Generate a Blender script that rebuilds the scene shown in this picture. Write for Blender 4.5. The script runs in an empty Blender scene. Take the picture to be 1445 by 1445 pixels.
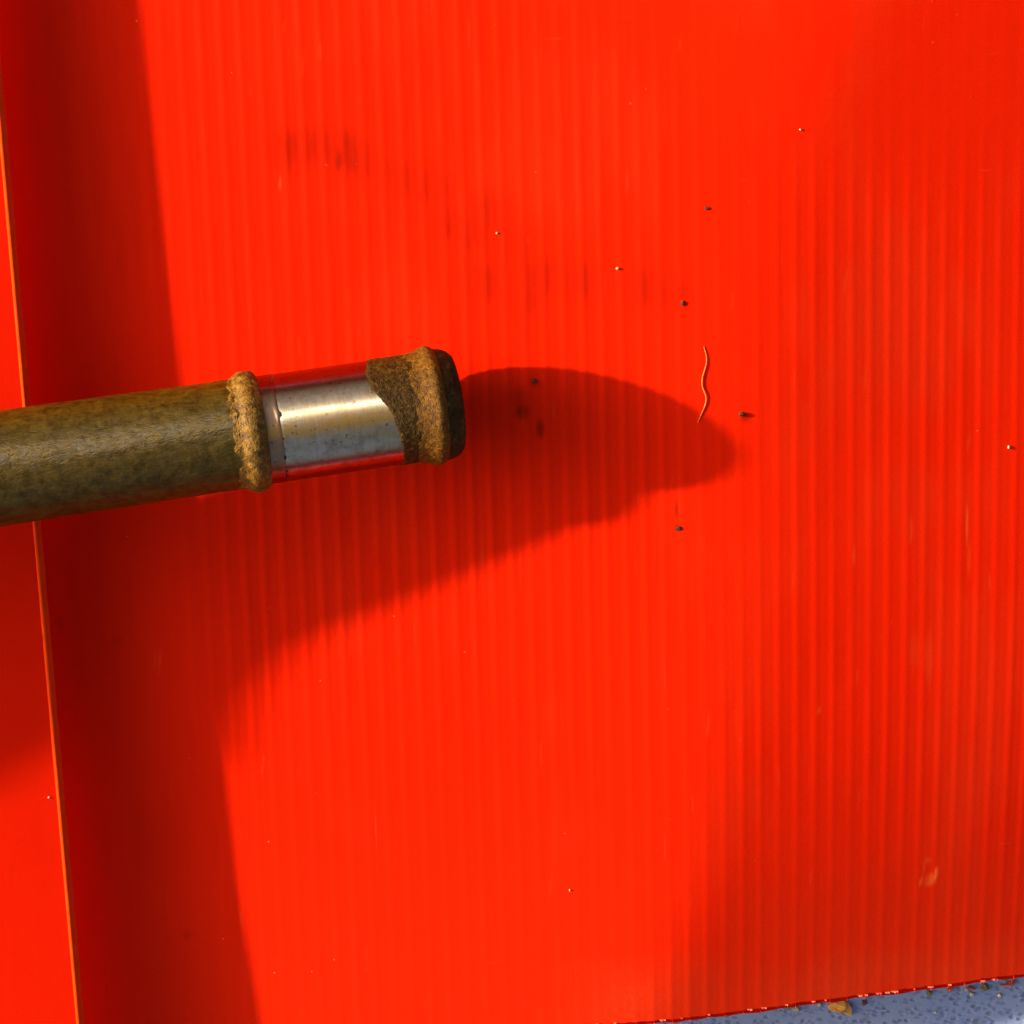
import bpy, bmesh, math, random
import numpy as np
from mathutils import Vector, Matrix, noise

# ---------------------------------------------------------------- camera, sky, sun, exposure
U = 0.000167                      # one photograph pixel on the sheet plane, in metres
F = 2800.0                        # focal length in photograph pixels
W = 1445.0
scene = bpy.context.scene
col = scene.collection

tilt = math.atan(F / 19000.0)
Xc = Vector((math.cos(0.027), -math.sin(0.027), 0.0))
Zc = Vector((0.0, math.sin(tilt), math.cos(tilt)))
Zc = (Zc - Xc * Zc.dot(Xc)).normalized()
Yc = Zc.cross(Xc)
CAM = Zc * (F * U)
cd = bpy.data.cameras.new('camera')
cd.sensor_width = 36.0
cd.lens = 36.0 * F / W
cd.clip_start = 0.01
cd.clip_end = 50.0
cam = bpy.data.objects.new('camera', cd)
cam.matrix_world = Matrix((
    (Xc.x, Yc.x, Zc.x, CAM.x), (Xc.y, Yc.y, Zc.y, CAM.y), (Xc.z, Yc.z, Zc.z, CAM.z), (0, 0, 0, 1)))
col.objects.link(cam)
scene.camera = cam

SA, SB = 2.35, 0.51               # shadow run per unit of height: to the right, and down the picture
sun_dir = Vector((-SA, SB, 1.0)).normalized()
world = bpy.data.worlds.new('World')
scene.world = world
world.use_nodes = True
wn = world.node_tree
wn.nodes.clear()
sky = wn.nodes.new('ShaderNodeTexSky')
sky.sky_type = 'NISHITA'
sky.sun_disc = False
sky.air_density = 1.0
sky.dust_density = 10.0
sky.ozone_density = 0.0
sky.sun_elevation = math.asin(sun_dir.z)
sky.sun_rotation = math.atan2(sun_dir.x, sun_dir.y)
bg = wn.nodes.new('ShaderNodeBackground')
bg.inputs['Strength'].default_value = 0.100
wo = wn.nodes.new('ShaderNodeOutputWorld')
wn.links.new(sky.outputs[0], bg.inputs[0])
wn.links.new(bg.outputs[0], wo.inputs[0])

sd = bpy.data.lights.new('sun', 'SUN')
sd.energy = 4.6
sd.angle = math.radians(1.8)
sd.color = (1.0, 0.88, 0.68)
sun = bpy.data.objects.new('sun', sd)
sun.rotation_euler = sun_dir.to_track_quat('Z', 'Y').to_euler()
sun.location = sun_dir * 2
col.objects.link(sun)

vs = scene.view_settings
vs.view_transform = 'Standard'
vs.look = 'None'
vs.gamma = 1.0
vs.use_curve_mapping = False
vs.exposure = 0.78


# ---------------------------------------------------------------- helpers
def P(px, py, z=0.0):
    """world point seen at a photograph pixel, at height z (in pixels) over the sheet plane"""
    d = Xc * ((px - W / 2) / F) - Yc * ((py - W / 2) / F) - Zc
    t = (z * U - CAM.z) / d.z
    return CAM + d * t


def PX(px, py, z=0.0):
    p = P(px, py, z) / U
    return np.array((p.x, p.y, p.z))


def tag(o, label=None, cat=None, group=None, kind=None):
    if label: o['label'] = label
    if cat: o['category'] = cat
    if group: o['group'] = group
    if kind: o['kind'] = kind
    return o


def empty(name, loc=(0, 0, 0)):
    o = bpy.data.objects.new(name, None)
    o.empty_display_size = 0.01
    o.location = loc
    col.objects.link(o)
    return o


def link(name, me, mat, parent=None, smooth=True):
    if smooth:
        me.polygons.foreach_set('use_smooth', np.ones(len(me.polygons), dtype=bool))
    if mat: me.materials.append(mat)
    o = bpy.data.objects.new(name, me)
    col.objects.link(o)
    if parent: o.parent = parent
    return o


def grid_mesh(name, V, closed=False, flip=False):
    """V: (rows, cols, 3) array in metres -> quad mesh; closed joins last column to first"""
    r, c, _ = V.shape
    me = bpy.data.meshes.new(name)
    idx = np.arange(r * c).reshape(r, c)
    if closed:
        nxt = np.roll(idx, -1, axis=1)
        a, b, d, e = idx[:-1], nxt[:-1], nxt[1:], idx[1:]
    else:
        a, b, d, e = idx[:-1, :-1], idx[:-1, 1:], idx[1:, 1:], idx[1:, :-1]
    q = np.stack([a, b, d, e], -1).reshape(-1, 4)
    if flip: q = q[:, ::-1]
    me.vertices.add(r * c)
    me.vertices.foreach_set('co', V.reshape(-1).astype(np.float32))
    me.loops.add(q.size)
    me.loops.foreach_set('vertex_index', q.reshape(-1).astype(np.int32))
    me.polygons.add(len(q))
    me.polygons.foreach_set('loop_start', np.arange(0, q.size, 4, dtype=np.int32))
    me.update(calc_edges=True)
    me.validate()
    return me


def smooth(a, b, x):
    t = np.clip((x - a) / (b - a), 0, 1)
    return t * t * (3 - 2 * t)


rng = np.random.default_rng(7)


def vnoise(x, y, seed=0):
    """smooth value noise on arrays"""
    xi = np.floor(x).astype(int); yi = np.floor(y).astype(int)
    xf = x - xi; yf = y - yi
    def h(i, j):
        n = np.sin(i * 127.1 + j * 311.7 + seed * 74.7) * 43758.5453
        return n - np.floor(n)
    u = xf * xf * (3 - 2 * xf); v = yf * yf * (3 - 2 * yf)
    return (h(xi, yi) * (1 - u) + h(xi + 1, yi) * u) * (1 - v) + (h(xi, yi + 1) * (1 - u) + h(xi + 1, yi + 1) * u) * v


# ---------------------------------------------------------------- materials
class Mat:
    def __init__(self, name):
        self.m = bpy.data.materials.new(name)
        self.m.use_nodes = True
        self.t = self.m.node_tree
        self.b = self.t.nodes['Principled BSDF']

    def n(self, kind, **kw):
        nd = self.t.nodes.new(kind)
        for k, v in kw.items():
            if k in nd.inputs: nd.inputs[k].default_value = v
            else: setattr(nd, k, v)
        return nd

    def l(self, a, b): self.t.links.new(a, b)

    def set(self, **kw):
        for k, v in kw.items():
            self.b.inputs[k.replace('_', ' ')].default_value = v

    def coord(self, scale=(1, 1, 1), rot=(0, 0, 0), out='Object'):
        tc = self.n('ShaderNodeTexCoord')
        mp = self.n('ShaderNodeMapping')
        mp.inputs['Scale'].default_value = scale
        mp.inputs['Rotation'].default_value = rot
        self.l(tc.outputs[out], mp.inputs[0])
        return mp.outputs[0]

    def noise(self, vec, scale, detail=4, rough=0.55, dist=0.0):
        nd = self.n('ShaderNodeTexNoise')
        nd.inputs['Scale'].default_value = scale
        nd.inputs['Detail'].default_value = detail
        nd.inputs['Roughness'].default_value = rough
        nd.inputs['Distortion'].default_value = dist
        self.l(vec, nd.inputs['Vector'])
        return nd.outputs['Fac']

    def ramp(self, fac, stops, interp='LINEAR'):
        r = self.n('ShaderNodeValToRGB')
        r.color_ramp.interpolation = interp
        e = r.color_ramp.elements
        while len(e) < len(stops): e.new(0.5)
        for el, (p, c) in zip(e, stops):
            el.position = p
            el.color = (c[0], c[1], c[2], 1) if not isinstance(c, (int, float)) else (c, c, c, 1)
        self.l(fac, r.inputs[0])
        return r.outputs[0]

    def mix(self, fac, a, b, mode='MIX'):
        m = self.n('ShaderNodeMix', data_type='RGBA', blend_type=mode)
        for s, v in ((m.inputs[0], fac), (m.inputs[6], a), (m.inputs[7], b)):
            if hasattr(v, 'links'): self.l(v, s)
            elif isinstance(v, (int, float)): s.default_value = v
            else: s.default_value = (v[0], v[1], v[2], 1)
        return m.outputs[2]

    def math(self, op, a, b=None):
        m = self.n('ShaderNodeMath', operation=op)
        for s, v in zip(m.inputs, (a, b)):
            if v is None: continue
            if hasattr(v, 'links'): self.l(v, s)
            else: s.default_value = v
        return m.outputs[0]

    def attr(self, name):
        a = self.n('ShaderNodeAttribute', attribute_name=name)
        return a.outputs['Fac']

    def bump(self, h, strength, dist, prev=None):
        b = self.n('ShaderNodeBump')
        b.inputs['Strength'].default_value = strength
        b.inputs['Distance'].default_value = dist
        self.l(h, b.inputs['Height'])
        if prev: self.l(prev, b.inputs['Normal'])
        return b.outputs[0]


def red_plastic(name='red_plastic', through=0.0):
    M = Mat(name)
    v = M.coord()
    big = M.noise(v, 22, 3)
    base = M.mix(big, (0.78, 0.0125, 0.0004), (0.84, 0.0165, 0.0006))
    # faint streaks where the skin is stretched over the flutes
    vs_ = M.coord(scale=(230, 9, 1))
    st = M.ramp(M.noise(vs_, 1.0, 3, 0.6), [(0.30, 0.0), (0.75, 1.0)])
    base = M.mix(M.math('MULTIPLY', st, 0.10), base, (0.60, 0.008, 0.0006))
    base = M.mix(M.ramp(M.noise(v, 3200, 2, 0.6), [(0.3, 0.0), (0.7, 0.34)]), base, (0.52, 0.006, 0.0004))
    # fine light scratches running mostly with the flutes
    sc = M.ramp(M.noise(M.coord(scale=(900, 26, 1), rot=(0, 0, 0.05)), 1.0, 2, 0.5), [(0.71, 0.0), (0.78, 1.0)])
    sc2 = M.ramp(M.noise(M.coord(scale=(60, 800, 1), rot=(0, 0, 0.9)), 1.0, 2, 0.5), [(0.735, 0.0), (0.79, 1.0)])
    area = M.ramp(M.noise(v, 30, 2), [(0.45, 0.0), (0.62, 1.0)])
    scm = M.math('MULTIPLY', M.math('MAXIMUM', sc, sc2), M.math('MULTIPLY', area, 0.30))
    base = M.mix(scm, base, (0.85, 0.10, 0.03))
    # pale dust specks
    vo = M.n('ShaderNodeTexVoronoi', feature='F1'); vo.inputs['Scale'].default_value = 330
    M.l(v, vo.inputs['Vector'])
    sp = M.ramp(vo.outputs['Distance'], [(0.05, 1.0), (0.09, 0.0)])
    gate = M.ramp(vo.outputs['Color'], [(0.86, 0.0), (0.92, 1.0)])
    base = M.mix(M.math('MULTIPLY', M.math('MULTIPLY', sp, gate), 0.45), base, (0.8, 0.28, 0.12))
    # dirt rubbed on, scuffs and dust, each with a shape of its own
    base = M.mix(M.attr('dirt'), base, (0.17, 0.006, 0.001))
    grain = M.ramp(M.noise(v, 1500, 2), [(0.25, 0.35), (0.75, 1.0)])
    base = M.mix(M.math('MULTIPLY', M.attr('dust'), grain), base, (0.42, 0.15, 0.04))
    base = M.mix(M.attr('scuff'), base, (0.86, 0.13, 0.025))
    M.l(base, M.b.inputs['Base Color'])
    M.set(Roughness=0.55, Specular_IOR_Level=0.02)
    fine = M.noise(v, 2600, 2, 0.6)
    wav = M.noise(v, 160, 3, 0.5)
    nb = M.bump(wav, 0.25, 0.0002)
    nb = M.bump(fine, 0.30, 0.00006, nb)
    M.l(nb, M.b.inputs['Normal'])
    if through:                       # a single skin: some light comes through it
        tr = M.n('ShaderNodeBsdfTranslucent'); tr.inputs['Color'].default_value = (0.85, 0.016, 0.001, 1)
        mx = M.n('ShaderNodeMixShader'); mx.inputs[0].default_value = through
        out = M.t.nodes['Material Output']
        M.l(M.b.outputs[0], mx.inputs[1]); M.l(tr.outputs[0], mx.inputs[2]); M.l(mx.outputs[0], out.inputs['Surface'])
    return M.m


def worn_edge():
    M = Mat('worn_red_edge')
    v = M.coord()
    c = M.mix(M.noise(v, 260, 3), (0.86, 0.030, 0.001), (0.90, 0.075, 0.003))
    M.l(c, M.b.inputs['Base Color'])
    M.set(Roughness=0.6, Specular_IOR_Level=0.03)
    M.l(M.bump(M.noise(v, 900, 3), 0.4, 0.0002), M.b.inputs['Normal'])
    return M.m


def rust(name, dark, mid, light, sc=300, aniso=(1, 1, 1), bump=0.6, rough=(0.35, 0.7), spec=0.5, dist=0.0006, pos=(0.3, 0.5, 0.75), rotz=0.0, warp=0.6, metal=0.0, aniso_hl=0.0):
    M = Mat(name)
    v = M.coord(scale=aniso, rot=(rotz, 0, 0))
    vb = M.coord()
    a = M.noise(v, sc, 5, 0.62, warp)
    b = M.noise(vb, sc * 0.22, 3, 0.5)
    fac = M.math('ADD', M.math('MULTIPLY', a, 0.75), M.math('MULTIPLY', b, 0.25))
    c = M.ramp(fac, [(pos[0], dark), (pos[1], mid), (pos[2], light)])
    # darker pits
    vo = M.n('ShaderNodeTexVoronoi', feature='F1'); vo.inputs['Scale'].default_value = sc * 1.6
    M.l(v, vo.inputs['Vector'])
    pit = M.ramp(vo.outputs['Distance'], [(0.0, 0.75), (0.35, 0.0)])
    c = M.mix(M.math('MULTIPLY', pit, 0.7), c, dark)
    M.l(c, M.b.inputs['Base Color'])
    r = M.n('ShaderNodeMapRange'); M.l(a, r.inputs[0])
    r.inputs[1].default_value = 0.3; r.inputs[2].default_value = 0.7
    r.inputs[3].default_value = rough[0]; r.inputs[4].default_value = rough[1]
    M.l(r.outputs[0], M.b.inputs['Roughness'])
    M.set(Specular_IOR_Level=spec)
    if aniso_hl:
        M.set(Anisotropic=aniso_hl)
        M.b.inputs['Anisotropic Rotation'].default_value = 0.25
        tg = M.n('ShaderNodeTangent', direction_type='RADIAL', axis='Z')
        M.l(tg.outputs[0], M.b.inputs['Tangent'])
        mk = M.ramp(M.noise(vb, sc * 0.5, 4, 0.6), [(0.42, 0.0), (0.66, metal)])
        M.l(mk, M.b.inputs['Metallic'])
    h = M.math('SUBTRACT', a, M.math('MULTIPLY', pit, 0.35))
    nb = M.bump(h, bump, dist)
    nb = M.bump(M.noise(v, sc * 4, 3), bump * 0.5, dist * 0.4, nb)
    M.l(nb, M.b.inputs['Normal'])
    return M.m


def polished(name, tint, rough, stain_glint):
    M = Mat(name)
    v = M.coord()
    # stains run along the tube; scratches run round it
    al = M.noise(M.coord(scale=(1, 1, 0.12)), 210, 4, 0.6)
    blotch = M.noise(v, 330, 5, 0.65)
    spots = M.ramp(M.noise(v, 900, 3, 0.6), [(0.62, 0.0), (0.72, 1.0)])
    rings = M.noise(M.coord(scale=(0.02, 0.02, 1)), 5200, 3, 0.6)
    c = M.mix(M.math('MULTIPLY', M.ramp(al, [(0.45, 0.0), (0.7, 1.0)]), stain_glint), tint, (0.50, 0.31, 0.08))
    # gold reflection painted into the colour as a ragged streak along the tube
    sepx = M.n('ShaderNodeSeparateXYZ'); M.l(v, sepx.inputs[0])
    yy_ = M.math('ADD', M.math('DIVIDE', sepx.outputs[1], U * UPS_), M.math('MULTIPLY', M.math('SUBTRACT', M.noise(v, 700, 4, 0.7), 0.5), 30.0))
    gold_glint = M.ramp(M.math('ADD', M.math('DIVIDE', yy_, 160.0), 0.5), [(0.40, 0.0), (0.48, 0.95), (0.51, 0.95), (0.58, 0.0)])
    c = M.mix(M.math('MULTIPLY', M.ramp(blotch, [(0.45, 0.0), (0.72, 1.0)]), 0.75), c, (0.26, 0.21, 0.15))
    c = M.mix(M.math('MULTIPLY', gold_glint, stain_glint), c, (0.66, 0.34, 0.03))
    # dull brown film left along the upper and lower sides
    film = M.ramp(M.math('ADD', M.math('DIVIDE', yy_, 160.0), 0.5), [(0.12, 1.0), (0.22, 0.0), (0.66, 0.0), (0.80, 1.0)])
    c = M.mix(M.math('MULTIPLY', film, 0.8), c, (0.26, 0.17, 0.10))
    # hair-fine scratches round the tube
    c = M.mix(M.ramp(rings, [(0.52, 0.0), (0.72, 0.45)]), c, (0.20, 0.17, 0.12))
    c = M.mix(M.math('MULTIPLY', spots, 0.7), c, (0.06, 0.045, 0.03))
    M.l(c, M.b.inputs['Base Color'])
    M.set(Metallic=1.0)
    r = M.n('ShaderNodeMapRange'); M.l(blotch, r.inputs[0])
    r.inputs[1].default_value = 0.3; r.inputs[2].default_value = 0.75
    r.inputs[3].default_value = rough; r.inputs[4].default_value = rough + 0.10
    M.l(r.outputs[0], M.b.inputs['Roughness'])
    M.set(Anisotropic=1.0)
    tg = M.n('ShaderNodeTangent', direction_type='RADIAL', axis='Z')
    M.l(tg.outputs[0], M.b.inputs['Tangent'])
    M.b.inputs['Anisotropic Rotation'].default_value = ANISO_ROT
    nb = M.bump(rings, 0.2, 0.0001)
    nb = M.bump(blotch, 0.10, 0.0002, nb)
    M.l(nb, M.b.inputs['Normal'])
    return M.m


ANISO_ROT = 0.25
UPS_ = 1.0                       # which way the pipe's own Y runs in the picture


def pitted_blue():
    M = Mat('pitted_blue_vinyl')
    v = M.coord(rot=(0, 0, 0.35), scale=(0.8, 1.25, 1))
    wob = M.n('ShaderNodeTexNoise'); wob.inputs['Scale'].default_value = 420; M.l(v, wob.inputs['Vector'])
    va = M.n('ShaderNodeVectorMath', operation='MULTIPLY_ADD')
    M.l(wob.outputs['Color'], va.inputs[0]); va.inputs[1].default_value = (0.0011, 0.0011, 0)
    M.l(v, va.inputs[2])
    vo = M.n('ShaderNodeTexVoronoi', feature='F1'); vo.inputs['Scale'].default_value = 640
    vo.inputs['Randomness'].default_value = 0.75
    M.l(va.outputs[0], vo.inputs['Vector'])
    pit = M.ramp(vo.outputs['Distance'], [(0.10, 1.0), (0.55, 0.0)])
    pit = M.math('MULTIPLY', pit, M.ramp(M.noise(v, 330, 4, 0.65), [(0.32, 0.5), (0.62, 1.0)]))
    big = M.noise(v, 90, 4)
    base = M.mix(big, (0.17, 0.26, 0.54), (0.31, 0.37, 0.54))
    base = M.mix(M.math('MULTIPLY', pit, 0.85), base, (0.08, 0.11, 0.24))
    fl = M.ramp(M.noise(v, 1300, 2), [(0.66, 0.0), (0.74, 1.0)])
    base = M.mix(M.math('MULTIPLY', fl, 0.2), base, (0.5, 0.5, 0.5))
    dk = M.ramp(M.noise(v, 260, 4), [(0.62, 0.0), (0.75, 1.0)])
    base = M.mix(M.math('MULTIPLY', dk, 0.6), base, (0.09, 0.08, 0.06))
    M.l(base, M.b.inputs['Base Color'])
    M.set(Roughness=0.5)
    nb = M.bump(M.math('SUBTRACT', 1.0, pit), 0.8, 0.0004)
    M.l(nb, M.b.inputs['Normal'])
    return M.m


def plain(name, c, c2=None, sc=800, rough=0.6, spec=0.4, bump=0.5):
    M = Mat(name)
    v = M.coord()
    n = M.noise(v, sc, 4)
    M.l(M.ramp(n, [(0.3, c), (0.7, c2 or c)]), M.b.inputs['Base Color'])
    M.set(Roughness=rough, Specular_IOR_Level=spec)
    M.l(M.bump(n, bump, 0.0003), M.b.inputs['Normal'])
    return M.m


RED = red_plastic()
RED_FLAP = red_plastic('red_plastic_single_skin', 0.35)
EDGE = worn_edge()

# ---------------------------------------------------------------- the surface under the sheet
TABLE_Z = -244.0
tb = 2600
gx = np.linspace(-tb, tb, 40); gy = np.linspace(tb, -tb, 40)
X, Y = np.meshgrid(gx, gy)
V = np.stack([X, Y, np.full_like(X, TABLE_Z)], -1) * U
t = link('tabletop', grid_mesh('tabletop', V, flip=True), pitted_blue())
tag(t, 'pale blue pitted surface under the red sheet', None, kind='structure')

# ---------------------------------------------------------------- red fluted sheet
PITCH = 27.0
x0, x1 = -1080.0, 1060.0
ncol, nrow = 790, 400
BE0, BE1 = PX(700, 1445, -12), PX(1445, 1379, -150)
be_s = (BE1[1] - BE0[1]) / (BE1[0] - BE0[0])


def sinterp(v, xp, fp):
    """interpolation with its corners rounded over about 160 pixels"""
    return sum(np.interp(v + o, xp, fp) * w for o, w in zip(range(-160, 161, 40), (1, 4, 8, 12, 13, 12, 8, 4, 1))) / 63.0


def sheet_z(x, y):
    """height of the sheet (pixels) over the plane; x right, y up, origin in the frame's centre"""
    yd = -y                                       # down the picture
    k = sinterp(yd, [-900, -760, -560, -300, 100, 330, 480, 640, 900], [0.09, 0.135, 0.175, 0.185, 0.18, 0.195, 0.23, 0.27, 0.27])
    xs = sinterp(yd, [-900, -720, -500, 480, 600, 720, 900], [420, 300, 240, 160, 150, 100, 60])
    wd = sinterp(yd, [-900, 200, 500, 900], [280, 240, 180, 180])
    # integral of smoothstep((x - xs) / wd)
    tt = np.clip((x - xs) / wd, 0, 1)
    integ = wd * (tt ** 3 - tt ** 4 / 2) + np.maximum(x - xs - wd, 0)
    z = -k * integ
    z += -smooth(520, 800, yd) * 5.0
    lo = TABLE_Z + 17.0
    return np.maximum(z, lo)


def sheet_edge_y(x):
    return BE0[1] + (x - BE0[0]) * be_s


xs_ = np.linspace(x0, x1, ncol)
vv = np.linspace(0, 1, nrow)
Xg = np.repeat(xs_[None, :], nrow, 0)
top = 900.0
jag = 1.6 * (vnoise(xs_ / 9.0, xs_ * 0, 3) - 0.5) + 2.5 * (vnoise(xs_ / 60.0, xs_ * 0, 4) - 0.5)
Yg = top + (sheet_edge_y(xs_)[None, :] + jag[None, :] * 1.0 - top) * vv[:, None]
Zg = sheet_z(Xg, Yg)
# flutes: skin sinks between the upright walls, each flute a little different
fi = np.floor(Xg / PITCH); fu = Xg / PITCH - fi
amp_i = 0.82 + 0.36 * vnoise(fi * 1.7, fi * 0, 11)
amp_y = 0.78 + 0.44 * vnoise(fi * 0.63, Yg / 170.0, 12)
yd = -Yg
fade = 1.0 - 0.62 * smooth(180, 480, yd) * (1 - smooth(120, 330, Xg))
fade *= 1.0 - 0.65 * (1 - smooth(-560, -330, Xg)) * smooth(-500, -100, yd)
fade *= 1.0 - 0.85 * smooth(280, 620, Xg + (-yd - 420) * 1.4) * smooth(330, 560, -yd)
fade *= 1.0 - 0.55 * smooth(330, 620, yd) * smooth(150, 350, Xg)
fade *= 1.0 - 0.75 * (1 - smooth(-520, -400, Xg))
fade *= 1.75 - 1.0 * smooth(120, 330, Xg)
AMP = 0.215
Zg = Zg + AMP * amp_i * amp_y * fade * (np.cos(2 * np.pi * fu) + 0.42 * np.cos(4 * np.pi * fu + 0.7))
# long shallow waves of the skin
Zg = Zg + 1.2 * (vnoise(Xg / 210.0, Yg / 420.0, 21) - 0.5)

panel_V = np.stack([Xg, Yg, Zg], -1) * U
sheet = empty('red_plastic_sheet', (0, 0, 0))
tag(sheet, 'bright red fluted plastic sheet with a raised flap along its side', 'plastic sheet')
me = grid_mesh('panel', panel_V, flip=True)

# dirt, dust and scuffs kept as per-vertex amounts
dirt = np.zeros_like(Xg); scuff = np.zeros_like(Xg); dust = np.zeros_like(Xg)
streak = vnoise(Xg / 13.5, Yg / 110.0, 31) * 0.55 + vnoise(Xg / 7.0, Yg / 45.0, 32) * 0.25 + 0.2 * vnoise(Xg / 45.0, Yg / 60.0, 33)


def blob(px, py, rx, ry, amt, target, ang=0.0, rough=0.6):
    c = PX(px, py)
    dx, dy = Xg - c[0], Yg - c[1]
    ca, sa = math.cos(ang), math.sin(ang)
    a = (dx * ca - dy * sa) / rx; b = (dx * sa + dy * ca) / ry
    d = np.sqrt(a * a + b * b)
    m = smooth(1.0, 0.2, d) * amt * (1 - rough + rough * 2 * smooth(0.25, 0.75, streak))
    np.maximum(target, np.clip(m, 0, 1), out=target)


arc = [(410, 212), (450, 205), (480, 208), (505, 222), (560, 250), (612, 262), (640, 315), (690, 300), (660, 330), (720, 345), (760, 390), (830, 400), (905, 405), (950, 415), (690, 400), (740, 420)]
for i, (px, py) in enumerate(arc):
    blob(px, py, 52, 46, 0.27 if i > 3 else 0.38, dirt, 0.5, 0.30)
for px, py, rx, ry, am in ((478, 225, 14, 30, .38), (420, 212, 20, 12, .22), (500, 205, 14, 34, .22), (618, 205, 7, 40, .18), (600, 265, 6, 50, .14), (632, 325, 7, 26, .26), (656, 330, 8, 18, .22),
                           (740, 400, 6, 110, .18), (958, 415, 9, 26, .22), (742, 470, 8, 60, .20), (990, 430, 5, 90, .16), (720, 340, 5, 60, .15), (850, 330, 8, 60, .10),
                           (737, 580, 16, 18, .40), (752, 540, 8, 10, .3), (762, 605, 9, 20, .45), (730, 560, 28, 22, .20),
                           (955, 720, 4, 22, .45), (958, 745, 9, 8, .6), (1000, 292, 9, 7, .25), (1052, 590, 10, 8, .3),
                           (265, 1320, 12, 12, .18), (85, 880, 8, 20, .12), (165, 905, 12, 14, .10), (130, 805, 26, 30, .06)):
    blob(px, py, rx, ry, min(.9, am * 1.3), dirt, 0.0, 0.5)
# the scrape low on the sheet
for px, py, rx, ry, am, an in ((1333, 1272, 13, 14, .55, 0.2), (1341, 1264, 3.2, 15, 1.0, 0.05), (1318, 1274, 2.6, 12, .95, 0.05), (1328, 1242, 9, 6, .35, .6), (1322, 1252, 3, 20, .3, 0.1), (1330, 1278, 8, 7, .6, 0)):
    blob(px, py, rx, ry, am, scuff, an, 0.35)
for i in range(90):
    px, py = rng.uniform(200, 1440), rng.uniform(0, 1420)
    if px < 950 and py > 700 and rng.random() < .7: continue
    blob(px, py, rng.uniform(1.5, 3.0), rng.uniform(5, 34), rng.uniform(.03, .13), scuff, rng.uniform(-.12, .16), 0.3)
for px, py, rx, ry, am, an in ((225, 935, 2.2, 26, .35, .06), (219, 930, 2, 20, .25, .06), (395, 258, 3, 14, .35, .1), (1378, 745, 2.2, 48, .45, -.03), (1382, 800, 3, 40, .2, 0), (1322, 940, 9, 60, .16, 0), (1300, 930, 12, 40, .10, 0),
                               (1160, 1010, 4, 9, .3, .2), (1210, 790, 3, 20, .2, 0), (1295, 755, 3, 30, .22, 0), (900, 700, 2, 16, .1, 0)):
    blob(px, py, rx, ry, am, scuff, an, 0.3)
# dust gathered along the lower edge
ed = Yg - sheet_edge_y(Xg)[...]
dust = np.maximum(dust, smooth(150, 0, ed) * 0.16 * (0.4 + 0.9 * vnoise(Xg / 80, Yg / 60, 41)) * smooth(-120, 200, Xg))
dust = np.maximum(dust, smooth(330, 0, ed) * 0.07 * smooth(120, 420, Xg))
dust = np.maximum(dust, smooth(420, 40, ed) * 0.025)
film = vnoise(Xg / 160, Yg / 260, 51) * .5 + vnoise(Xg / 50, Yg / 90, 52) * .3 + vnoise(Xg / 14, Yg / 60, 53) * .2
dust = np.maximum(dust, 0.04 * smooth(0.45, 0.8, film) * smooth(-420, -150, Xg) + 0.025 * smooth(200, 560, Xg) * smooth(0.35, 0.75, film))
dirt = np.maximum(dirt, 0.07 * smooth(0.52, 0.80, vnoise(Xg / 120, Yg / 150, 54) * .5 + vnoise(Xg / 13, Yg / 120, 55) * .5))
for nm, arr in (('dirt', dirt), ('scuff', scuff), ('dust', dust)):
    at = me.attributes.new(nm, 'FLOAT', 'POINT')
    at.data.foreach_set('value', arr.reshape(-1).astype(np.float32))
panel = link('panel', me, RED, sheet)

# underside skin and the upright walls between the two skins
TH = 16.0
sub = panel_V[np.r_[0:nrow - 1:20, nrow - 1], ::6].copy()
sub[..., 2] -= TH * U
sub[-1, :, 1] -= (10.5 + 3.0 * rng.random(sub.shape[1])) * U
link('underside', grid_mesh('underside', sub), RED, sheet)
bmw = bmesh.new()
k0 = int(math.ceil(x0 / PITCH)); k1 = int(x1 / PITCH)
yy = np.linspace(0, 1, 90)
for k in range(k0, k1 + 1):
    xw = k * PITCH
    pv = []
    for f in yy:
        y = top + (sheet_edge_y(xw) - 8.0 - top) * f
        z = float(sheet_z(np.array([xw]), np.array([y]))[0]) - 1.6
        pv.append((bmw.verts.new((xw * U, y * U, z * U)), bmw.verts.new((xw * U, y * U, (z - TH + 2.4) * U))))
    for a, b in zip(pv[:-1], pv[1:]):
        bmw.faces.new((a[0], b[0], b[1], a[1]))
mw = bpy.data.meshes.new('flute_walls'); bmw.to_mesh(mw); bmw.free()
tag(link('flute_walls', mw, RED, sheet, smooth=False), kind='stuff')

# flap folded over along the left
ny = 60
FT = 14.0
fy = np.linspace(900, -900, ny)
FZ0, FZ1 = 79.0, 97.0
ea, eb = PX(2.5, 125, FZ0), PX(117, 1445, FZ1)


def flap_edge(y):
    f = (ea[1] - y) / (ea[1] - eb[1])
    return ea[0] + (eb[0] - ea[0]) * f, FZ0 + (FZ1 - FZ0) * f


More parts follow.
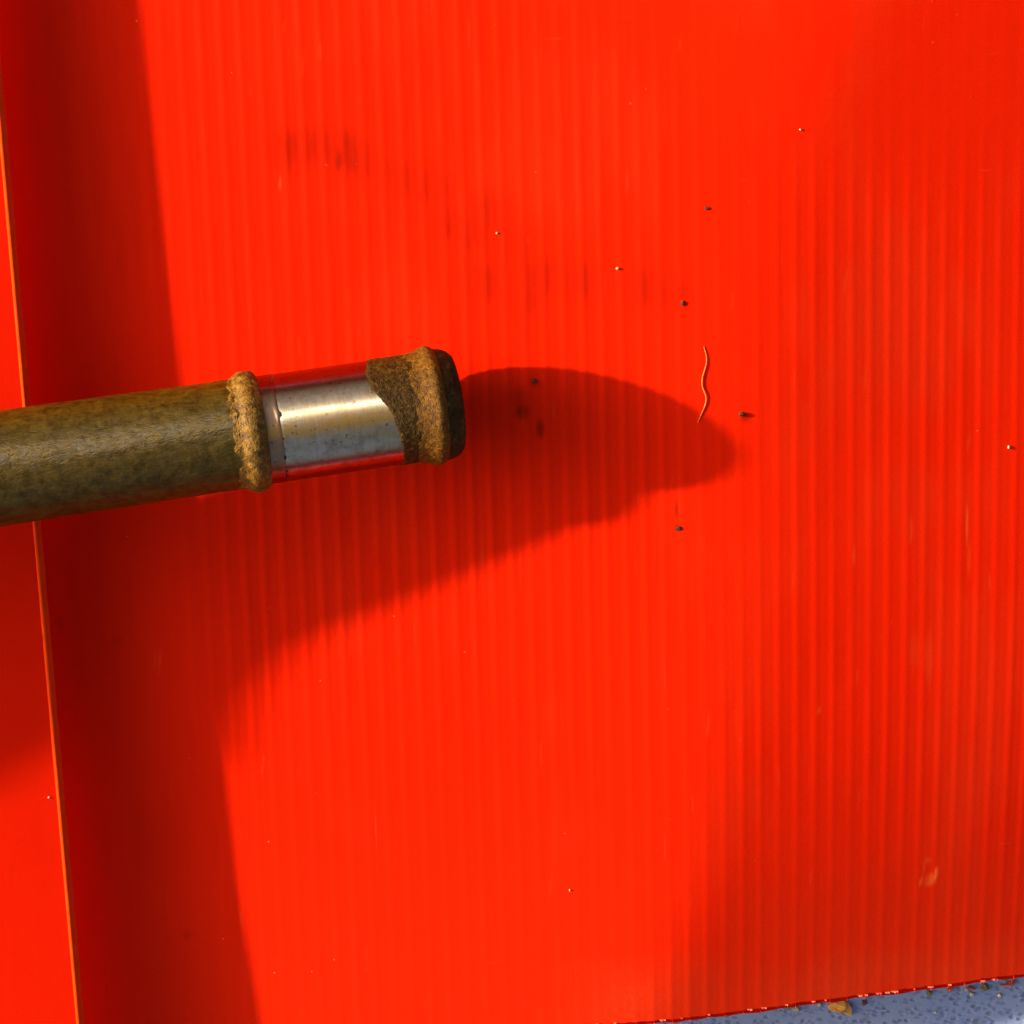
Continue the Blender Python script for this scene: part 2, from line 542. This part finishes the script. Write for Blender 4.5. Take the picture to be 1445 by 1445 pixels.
rows = []
for y in fy:
    ex, ez = flap_edge(y)
    ex += 0.8 * (float(noise.noise((y * 0.02, 0, 0))))
    pr = []
    # outer skin from the fold to the edge, then back along the underside
    for q in np.linspace(0, 1, 7):            # fold: quarter-ish bend from the panel up
        a = -math.pi / 2 + q * math.pi
        pr.append((ex - 560 - math.cos(a) * ez * 0.5, y, ez * 0.5 + math.sin(a) * ez * 0.5 + 0.4))
    for q in np.linspace(0.03, 1, 30):
        pr.append((ex - 560 + 554 * q, y, ez + 3.0 * math.sin(q * 3.0) - 3.0 * math.sin(3.0) * q))
    rows.append(pr)
V = np.array(rows) * U
flap = link('flap', grid_mesh('flap', V), RED_FLAP, sheet)
rows = []
fy2 = np.linspace(900, -900, 260)
for y in fy2:
    ex, ez = flap_edge(y)
    w = 1.0 * noise.noise((y * 0.03, 3, 0)) + 0.5 * noise.noise((y * 0.12, 7, 0))
    pr = []
    for q in np.linspace(0, 1, 9):
        a = math.pi / 2 - q * math.pi
        cx = max(0.0, math.cos(a)) ** 0.8
        pr.append((ex - 6 + (6 + w) * cx, y, ez - FT / 2 + (FT / 2 + 0.6) * math.sin(a)))
    pr.insert(0, (ex - 6, y, ez + 1.8 + 0.5 * w)); pr.insert(0, (ex - 8.5, y, ez + 1.2 + 0.4 * w)); pr.insert(0, (ex - 10, y, ez - 1.0))
    pr[3] = (ex - 3 + 0.4 * w, y, ez + 1.0)
    rows.append(pr)
link('flap_edge', grid_mesh('flap_edge', np.array(rows) * U), EDGE, sheet)

# ---------------------------------------------------------------- rusty pipe with a polished band
HT, TAN = 84.0, 0.20
A = np.array(PX(655, 566, HT))
zl = HT
for _ in range(20):
    B = np.array(PX(0, 661, zl))
    zl = HT + TAN * np.linalg.norm((B - A)[:2])
axis = Vector(B - A).normalized()
ref = Vector((0, 0, 1))
ex_ = (ref - axis * ref.dot(axis)).normalized()       # local X: towards the camera
ey_ = axis.cross(ex_)
PM = Matrix((
    (ex_.x, ey_.x, axis.x, A[0] * U), (ex_.y, ey_.y, axis.y, A[1] * U), (ex_.z, ey_.z, axis.z, A[2] * U), (0, 0, 0, 1)))
pipe = empty('rusty_pipe')
pipe.matrix_world = PM
tag(pipe, 'rusty steel pipe with a polished band near its end, held over red plastic', 'pipe')
# which way is "up the picture" in the local frame: angle phi measured from local X towards it
UPS = 1.0 if ey_.y > 0 else -1.0


def lathe(name, prof, mat, nphi=128, lump=None, step=2.0, caps=(False, False), parent=None):
    """prof: list of (s, r) in pixels along the local axis; lump(s, phi) -> radial offset"""
    s = np.array([p[0] for p in prof]); r = np.array([p[1] for p in prof])
    seg = np.maximum(1, np.ceil(np.hypot(np.diff(s), np.diff(r)) / step).astype(int))
    S, R = [], []
    for i, k in enumerate(seg):
        f = np.arange(k) / k
        S += list(s[i] + (s[i + 1] - s[i]) * f); R += list(r[i] + (r[i + 1] - r[i]) * f)
    S.append(s[-1]); R.append(r[-1])
    S = np.array(S); R = np.array(R)
    # soften the corners of the profile
    for _ in range(3):
        R[1:-1] = 0.25 * R[:-2] + 0.5 * R[1:-1] + 0.25 * R[2:]
    ph = np.arange(nphi) / nphi * 2 * np.pi
    Rg = np.repeat(R[:, None], nphi, 1); Sg = np.repeat(S[:, None], nphi, 1); Pg = np.repeat(ph[None, :], len(S), 0)
    if lump is not None:
        L = np.zeros_like(Rg)
        for i in range(Rg.shape[0]):
            for j in range(nphi):
                L[i, j] = lump(Sg[i, j], Pg[i, j], Rg[i, j])
        Rg = Rg + L
    V = np.stack([Rg * np.cos(Pg), UPS * Rg * np.sin(Pg), Sg], -1) * U
    me = grid_mesh(name, V, closed=True, flip=(UPS < 0))
    return link(name, me, mat, parent or pipe)


def nz(s, ph, r, f, seed, st=1.0):
    return noise.noise(Vector((s * f * st + seed * 17.3, r * math.cos(ph) * f, r * math.sin(ph) * f)))


BARREL = rust('barrel_rust', (0.044, 0.025, 0.0015), (0.082, 0.048, 0.003), (0.125, 0.078, 0.006), sc=1100, aniso=(1, 1, 0.4), bump=0.34, rough=(0.30, 0.56), spec=0.42, dist=0.0004, rotz=0.5, metal=0.55, aniso_hl=1.0)
BEAD = rust('bead_rust', (0.026, 0.012, 0.001), (0.165, 0.078, 0.006), (0.44, 0.235, 0.03), sc=700, warp=0.15, bump=0.65, rough=(0.4, 0.7), spec=0.25, dist=0.0007)
GRAIN = rust('grainy_rust', (0.024, 0.010, 0.0005), (0.13, 0.052, 0.002), (0.31, 0.138, 0.006), sc=1100, warp=0.0, bump=0.6, rough=(0.4, 0.7), spec=0.18, dist=0.0006)
PATCH = rust('dark_rust', (0.012, 0.005, 0.0005), (0.052, 0.023, 0.001), (0.18, 0.086, 0.004), sc=1100, warp=0.0, bump=0.7, rough=(0.4, 0.7), spec=0.15, dist=0.0006)
CAPM = rust('blackened_iron', (0.018, 0.009, 0.003), (0.048, 0.026, 0.007), (0.15, 0.095, 0.034), sc=600, bump=0.8, rough=(0.5, 0.8), spec=0.06, dist=0.0005, pos=(.35, .55, .8))
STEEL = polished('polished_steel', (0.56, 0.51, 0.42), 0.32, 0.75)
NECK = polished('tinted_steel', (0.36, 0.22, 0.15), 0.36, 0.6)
GRIME = plain('black_grime', (0.012, 0.008, 0.005), (0.05, 0.03, 0.015), 900)

# barrel: fibrous, slightly lumpy, running out of the picture to the left
lathe('barrel', [(312, 73.5), (340, 73.2), (420, 73.6), (640, 75.0), (900, 76.0), (1180, 76.0)], BARREL, 128,
      lambda s, p, r: 0.55 * nz(s, p, r, 0.07, 1, .5) + 0.9 * nz(s, p, r, 0.016, 2) + 0.30 * nz(s, p, r, 0.16, 3, .6), step=3.0)
# unseen thickening added beyond the frame, shaped to widen the pipe's cast shadow
lathe('shadow_caster', [(1120, 76.5), (1250, 82), (1400, 96), (1560, 118), (1750, 146), (1900, 160), (1960, 140), (1970, 0.5)],
      plain('dark_shadow_caster', (0.05, 0.04, 0.03), (0.09, 0.07, 0.05), 300), 64,
      lambda s, p, r: 6 * nz(s, p, r, 0.012, 5), step=8.0)
# weld bead
def bead_l(s, p, r):
    e = 1.0 if 276 < s < 306 else 0.0
    up = max(0.0, math.sin(p))
    return e * (1.0 * nz(s, p, r, 0.045, 11) + 0.5 * nz(s, p, r, 0.14, 12) + 1.6 * up * abs(nz(s, p, r, 0.09, 13)))
lathe('weld_bead', [(273, 70.5), (275, 75.5), (279, 78.4), (285, 80.8), (292, 81.3), (298, 80.0), (303, 76.8), (308, 74.2), (316, 73.6), (322, 72.6)], BEAD, 200, bead_l, step=1.2)
# spatter crust beside the bead on its upper side
rows = []
for i in range(61):
    s_ = 298 + 34 * i / 60
    row = []
    for j in range(121):
        d = 8 + 100 * j / 120
        p = math.radians(d)
        env = smooth(0, 18, np.float64(d - 8)) * smooth(108, 80, np.float64(d)) * smooth(332, 306 + 6 * math.sin(d * .12), np.float64(s_))
        h = float(env) * (2.2 + 3.0 * nz(s_, p, 73, 0.08, 61) + 1.4 * nz(s_, p, 73, 0.2, 62) + 0.3 * nz(s_, p, 73, 0.5, 63)) - 1.3
        rr_ = 73.4 + h
        row.append((rr_ * math.cos(p), UPS * rr_ * math.sin(p), s_))
    rows.append(row)
link('weld_spatter', grid_mesh('weld_spatter', np.array(rows) * U, flip=(UPS < 0)), BEAD, pipe)
# neck and its dark groove, then the polished band
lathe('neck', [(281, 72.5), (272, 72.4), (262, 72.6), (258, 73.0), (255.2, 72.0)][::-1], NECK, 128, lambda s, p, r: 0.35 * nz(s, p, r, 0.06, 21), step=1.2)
lathe('groove', [(251.5, 71.6), (253, 71.8), (256.5, 71.9), (258, 71.8)], GRIME, 160, lambda s, p, r: -0.2 + 1.5 * nz(s, p, r, 0.13, 22), step=0.8)
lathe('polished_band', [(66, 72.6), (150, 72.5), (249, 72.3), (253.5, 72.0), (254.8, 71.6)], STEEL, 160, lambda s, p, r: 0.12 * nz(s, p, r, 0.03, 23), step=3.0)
# grime stuck in the groove
# rust skin left on the band, with its ragged edge
ek = [(-180, 112), (-120, 104), (-67, 97), (-32, 100), (-14, 104), (3, 109), (18, 120), (30, 132), (49, 134), (90, 124), (130, 118), (180, 112)]
nph, nss = 360, 60
rows = []
for i in range(nss + 1):
    f = i / nss
    row = []
    for j in range(nph):
        d = -180 + 360 * j / nph
        p = math.radians(d)
        se = float(np.interp(d, [e[0] for e in ek], [e[1] for e in ek]))
        se += 2.6 * nz(0, p, 72, 0.11, 31) + 1.8 * nz(0, p, 72, 0.33, 32) + 1.0 * nz(0, p, 72, 0.8, 33)
        s = se + (58 - se) * f
        r = 72.35 + 1.35 * min(1.0, f * 14) + (0.55 * nz(s, p, 72, 0.11, 34) + 0.35 * nz(s, p, 72, 0.28, 35)) * min(1, f * 14)
        row.append((r * math.cos(p), UPS * r * math.sin(p), s))
    rows.append(row)
link('rust_patch', grid_mesh('rust_patch', np.array(rows) * U, closed=True, flip=(UPS > 0)), PATCH, pipe)
# flared ring at the end, then the blunt blackened end
lathe('end_ring', [(35.5, 76.6), (38, 78.6), (42, 80.8), (46, 81.6), (50, 80.8), (56, 78.2), (63, 75.6), (70, 74.2), (78, 73.6)], GRAIN, 220,
      lambda s, p, r: 0.7 * nz(s, p, r, 0.035, 41) + 0.55 * nz(s, p, r, 0.12, 42) + 0.3 * nz(s, p, r, 0.3, 43), step=1.2)
lathe('end_cap', [(17, 0.4), (16.5, 40), (15, 56), (12.5, 59), (11.0, 62), (12, 65.5), (16, 69.5), (22, 73.2), (29, 75.0), (34, 75.8), (38, 77.4)], CAPM, 200,
      lambda s, p, r: (0.9 * nz(s, p, r, 0.05, 51) + 0.6 * nz(s, p, r, 0.15, 52)) * (1 if r > 50 else 0), step=1.2)


# ---------------------------------------------------------------- small things lying about
def flake(name, pts, h, px, py, z, mat, label, cat, group=None, seed=1, dome=0.35, ang=0.0):
    """a thin irregular chip: outline in pixels, thickness h, with creased facets"""
    rr = random.Random(seed)
    bm = bmesh.new()
    c = Vector((sum(p[0] for p in pts) / len(pts), sum(p[1] for p in pts) / len(pts)))
    n = len(pts)
    topv, botv, midv = [], [], []
    for x, y in pts:
        topv.append(bm.verts.new(((x - c.x) * U, -(y - c.y) * U, (h * rr.uniform(.3, .8)) * U)))
        botv.append(bm.verts.new(((x - c.x) * U * .94, -(y - c.y) * U * .94, 0)))
        midv.append(bm.verts.new(((x - c.x) * U * .5, -(y - c.y) * U * .5, h * rr.uniform(.7, 1.5) * U)))
    cc = bm.verts.new((rr.uniform(-1, 1) * U, rr.uniform(-1, 1) * U, h * (1 + dome) * U))
    cb = bm.verts.new((0, 0, 0))
    for i in range(n):
        j = (i + 1) % n
        bm.faces.new((topv[i], topv[j], midv[j], midv[i]))
        bm.faces.new((midv[i], midv[j], cc))
        bm.faces.new((botv[i], botv[j], topv[j], topv[i]))
        bm.faces.new((botv[j], botv[i], cb))
    bmesh.ops.recalc_face_normals(bm, faces=bm.faces)
    me = bpy.data.meshes.new(name); bm.to_mesh(me); bm.free()
    o = link(name, me, mat, smooth=False)
    p = P(px, py, z)
    o.location = p
    o.rotation_euler.z = ang
    tag(o, label, cat, group)
    return o


def crumb(name, px, py, z, size, mat, label, cat, seed, sq=(1, 1, .6), group=None):
    bm = bmesh.new()
    bmesh.ops.create_icosphere(bm, subdivisions=2, radius=1.0)
    for v in bm.verts:
        k = 1 + 0.45 * noise.noise(v.co * 1.7 + Vector((seed * 3.1, 0, 0))) + 0.2 * noise.noise(v.co * 4 + Vector((0, seed * 2.3, 0)))
        v.co = Vector((v.co.x * sq[0], v.co.y * sq[1], v.co.z * sq[2])) * k * size * U
    lo = min(v.co.z for v in bm.verts)
    for v in bm.verts: v.co.z -= lo + 0.15 * size * U
    me = bpy.data.meshes.new(name); bm.to_mesh(me); bm.free()
    o = link(name, me, mat, smooth=False)
    o.location = P(px, py, z)
    tag(o, label, cat, group)
    return o


def zs(px, py):
    q = PX(px, py)
    z = float(sheet_z(np.array([q[0]]), np.array([q[1]]))[0])
    q = PX(px, py, z)
    return float(sheet_z(np.array([q[0]]), np.array([q[1]]))[0]) + 0.3


SOIL = plain('dark_soil', (0.035, 0.014, 0.005), (0.13, 0.06, 0.03), 1500, spec=.1)
PALE = plain('pale_grit', (0.60, 0.36, 0.16), (0.78, 0.60, 0.35), 1500)
OCHRE = plain('ochre_chip', (0.55, 0.22, 0.03), (0.95, 0.52, 0.13), 420, bump=1.0)
OLIVE = plain('olive_crumb', (0.10, 0.08, 0.02), (0.26, 0.22, 0.08), 900)
GREY = plain('grey_grit', (0.35, 0.33, 0.30), (0.62, 0.60, 0.56), 1100)
SHAVE = plain('red_shaving', (0.62, 0.05, 0.02), (0.75, 0.13, 0.06), 900, rough=.4)
PINK = plain('pale_burr', (0.75, 0.09, 0.04), (0.82, 0.27, 0.16), 900, rough=.4)

specks = [
    (753, 537, 5.0, (1.1, .7, .6), SOIL, 'black soil crumb in the pipe shadow just right of the pipe end', 'crumb'),
    (1046, 584, 4.6, (1, .9, .8), SOIL, 'dark soil crumb right of the curly fibre', 'crumb'),
    (997, 294, 3.8, (1.2, .7, .5), SOIL, 'dark red-brown crumb high on the sheet above the curly fibre', 'crumb'),
    (963, 428, 3.6, (.8, 1.3, .5), SOIL, 'dark crumb between the upper crumb and the curly fibre', 'crumb'),
    (957, 746, 4.6, (1.2, .8, .5), SOIL, 'dark crumb just below the tip of the pipe shadow', 'crumb'),
    (871, 379, 2.8, (1, 1, .9), PALE, 'tiny pale yellow grain on the sheet above the pipe shadow', 'grain'),
    (701, 329, 2.0, (1, 1, .9), PALE, 'tiny pale grain on the sheet among the dark smudges', 'grain'),
    (1129, 183, 2.0, (1, 1, .8), PALE, 'tiny pale grain near the upper right of the sheet', 'grain'),
    (1423, 631, 2.4, (.8, 1.4, .8), PALE, 'tiny pale grain at the right border of the sheet', 'grain'),
    (804, 1256, 1.9, (.8, 1.2, .8), PALE, 'tiny pale grain low on the brightly lit part of the sheet', 'grain'),
    (69, 1125, 2.2, (1, 1, .6), PALE, 'tiny pale grain on the raised flap', 'grain'),
]
for i, (px, py, sz, sq, mt, lab, cat) in enumerate(specks):
    z = 73.5 if px < 80 else zs(px, py)
    if px < 80:
        q = PX(px, py, 80); z = flap_edge(q[1])[1] + 0.5
    sz *= 0.8 if cat == 'crumb' else 0.72
    crumb('soil_crumb' if cat == 'crumb' else 'dust_grain', px, py, z, sz, mt, lab, cat, i + 1, sq)

# curly yellowish fibre
pts = [(993, 489), (998, 503), (997, 515), (992, 528), (990, 540), (992, 550), (996, 556), (997, 566), (993, 578), (988, 588), (985, 596)]
cu = bpy.data.curves.new('fibre', 'CURVE'); cu.dimensions = '3D'; cu.bevel_depth = 0.72 * U; cu.bevel_resolution = 3
sp = cu.splines.new('NURBS'); sp.points.add(len(pts) - 1); sp.use_endpoint_u = True; sp.order_u = 4
org = P(992, 545, zs(992, 545))
for i, (px, py) in enumerate(pts):
    p = P(px, py, zs(px, py) + 0.8 + 0.9 * math.sin(i / (len(pts) - 1) * math.pi)) - org
    sp.points[i].co = (p.x, p.y, p.z, 1)
    sp.points[i].radius = 0.55 + 0.6 * math.sin((i + 1) / (len(pts) + 1) * math.pi)
dg = bpy.data.objects.new('tmp', cu)
col.objects.link(dg)
bpy.context.view_layer.update()
mf = bpy.data.meshes.new_from_object(dg)
bpy.data.objects.remove(dg)
mf.materials.clear()
fo = link('curly_fibre', mf, plain('straw_fibre', (0.66, 0.13, 0.01), (0.80, 0.24, 0.03), 900))
fo.location = org
tag(fo, 'thin curly straw-coloured fibre lying on the red sheet near the shadow tip', 'fibre')

# burrs along the cut lower edge of the sheet
burr_spots = [(842, 3.5), (868, 3), (935, 5), (962, 3), (1000, 3), (1058, 6), (1078, 4), (1110, 3), (1148, 3), (1165, 3), (1214, 5), (1222, 4), (1240, 4), (1252, 4), (1262, 5), (1290, 3), (1313, 4), (1340, 5), (1386, 5), (1402, 4)]
for i, (px, sz) in enumerate(burr_spots):
    rr = random.Random(i + 40)
    e = PX(px, 1440, -30)
    zz = float(sheet_z(np.array([e[0]]), np.array([sheet_edge_y(e[0])]))[0])
    e = PX(px, 1440, zz)
    yE = sheet_edge_y(e[0])
    bm = bmesh.new()
    n = 7
    wv = rr.uniform(.45, 1.2)
    tops, bots = [], []
    for k in range(n):
        f = k / (n - 1)
        w = sz * wv
        x = (f - .5) * 2 * w
        d = -sz * .36 * math.sin(f * math.pi) ** .5 * rr.uniform(-.1, 1.3)
        tops.append(bm.verts.new((x * U, (1.6 - be_s * 0) * U, 0.9 * U)))
        bots.append(bm.verts.new((x * U * .9, d * U, rr.uniform(0.2, 2.2) * U)))
    for k in range(n - 1):
        bm.faces.new((tops[k], bots[k], bots[k + 1], tops[k + 1]))
    ext = bmesh.ops.extrude_face_region(bm, geom=list(bm.faces))
    for g in ext['geom']:
        if isinstance(g, bmesh.types.BMVert): g.co.z -= 0.8 * U
    bmesh.ops.recalc_face_normals(bm, faces=bm.faces)
    mb = bpy.data.meshes.new('burr'); bm.to_mesh(mb); bm.free()
    b = link('burr', mb, PINK if i % 3 else SHAVE, sheet, smooth=False)
    b.location = Vector((e[0], yE, zz)) * U

# chips and shavings on the blue surface
TZ = TABLE_Z + 0.3
flake('ochre_chip', [(1165, 1411), (1174, 1404), (1190, 1402), (1199, 1406), (1204, 1416), (1204, 1428), (1194, 1424), (1180, 1421), (1171, 1417)], 11, 1186, 1421, TZ, OCHRE,
      'crumpled ochre chip on the blue surface, touching the lower sheet edge', 'chip', seed=4)
flake('olive_chip', [(1382, 1390), (1388, 1383), (1395, 1386), (1397, 1392), (1390, 1396)], 5, 1390, 1393, TZ, OLIVE,
      'small olive crumb on the blue surface between two red shavings', 'crumb', seed=6)
flake('red_shaving', [(1410, 1386), (1424, 1384), (1431, 1377), (1436, 1382), (1430, 1389), (1416, 1388)], 5, 1423, 1388, TZ + 3, SHAVE,
      'largest bright red plastic shaving, at the right end of the sheet edge', 'shaving', seed=7)
flake('red_shaving', [(1364, 1386), (1372, 1387), (1378, 1391), (1370, 1393)], 4, 1371, 1394, TZ + 2, SHAVE,
      'small red shaving just left of the olive crumb', 'shaving', seed=8)
flake('red_shaving', [(1336, 1388), (1345, 1386), (1343, 1394), (1338, 1393)], 4, 1340, 1397, TZ + 2, SHAVE,
      'small red shaving, leftmost of the three on the blue surface', 'shaving', seed=9)
flake('brown_chip', [(1216, 1411), (1223, 1409), (1225, 1416), (1218, 1420)], 2, 1220, 1414, TZ, plain('maroon_chip', (0.08, 0.02, 0.02), (0.13, 0.04, 0.04), 900),
      'small flat maroon chip right of the ochre chip', 'chip', seed=10)
for i, (px, py, sz, mt, lab) in enumerate([
        (1124, 1423, 4.0, PALE, 'pale yellow crumb on the blue surface left of the ochre chip'),
        (1114, 1419, 4.5, OLIVE, 'dark olive crumb left of the ochre chip, under the sheet edge'),
        (1156, 1417, 3.2, GREY, 'grey grain beside the left tip of the ochre chip'),
        (1311, 1401, 4.0, OLIVE, 'olive crumb on the blue surface right of the maroon chip'),
        (1363, 1396, 3.0, GREY, 'white grain below the small red shaving by the olive crumb'),
        (1371, 1402, 3.8, GREY, 'grey upright grain below the middle red shaving'),
        (1410, 1404, 3.4, PALE, 'pale grain on the blue surface below the largest red shaving'),
        (1320, 1428, 2.6, GREY, 'grey grain at the bottom border, below the olive crumb'),
        (1034, 1430, 2.8, GREY, 'white grain at the far left of the blue strip')]):
    crumb('grit_grain', px, py, TZ, sz, mt, lab, 'grain', 60 + i, (1, 1, .7))
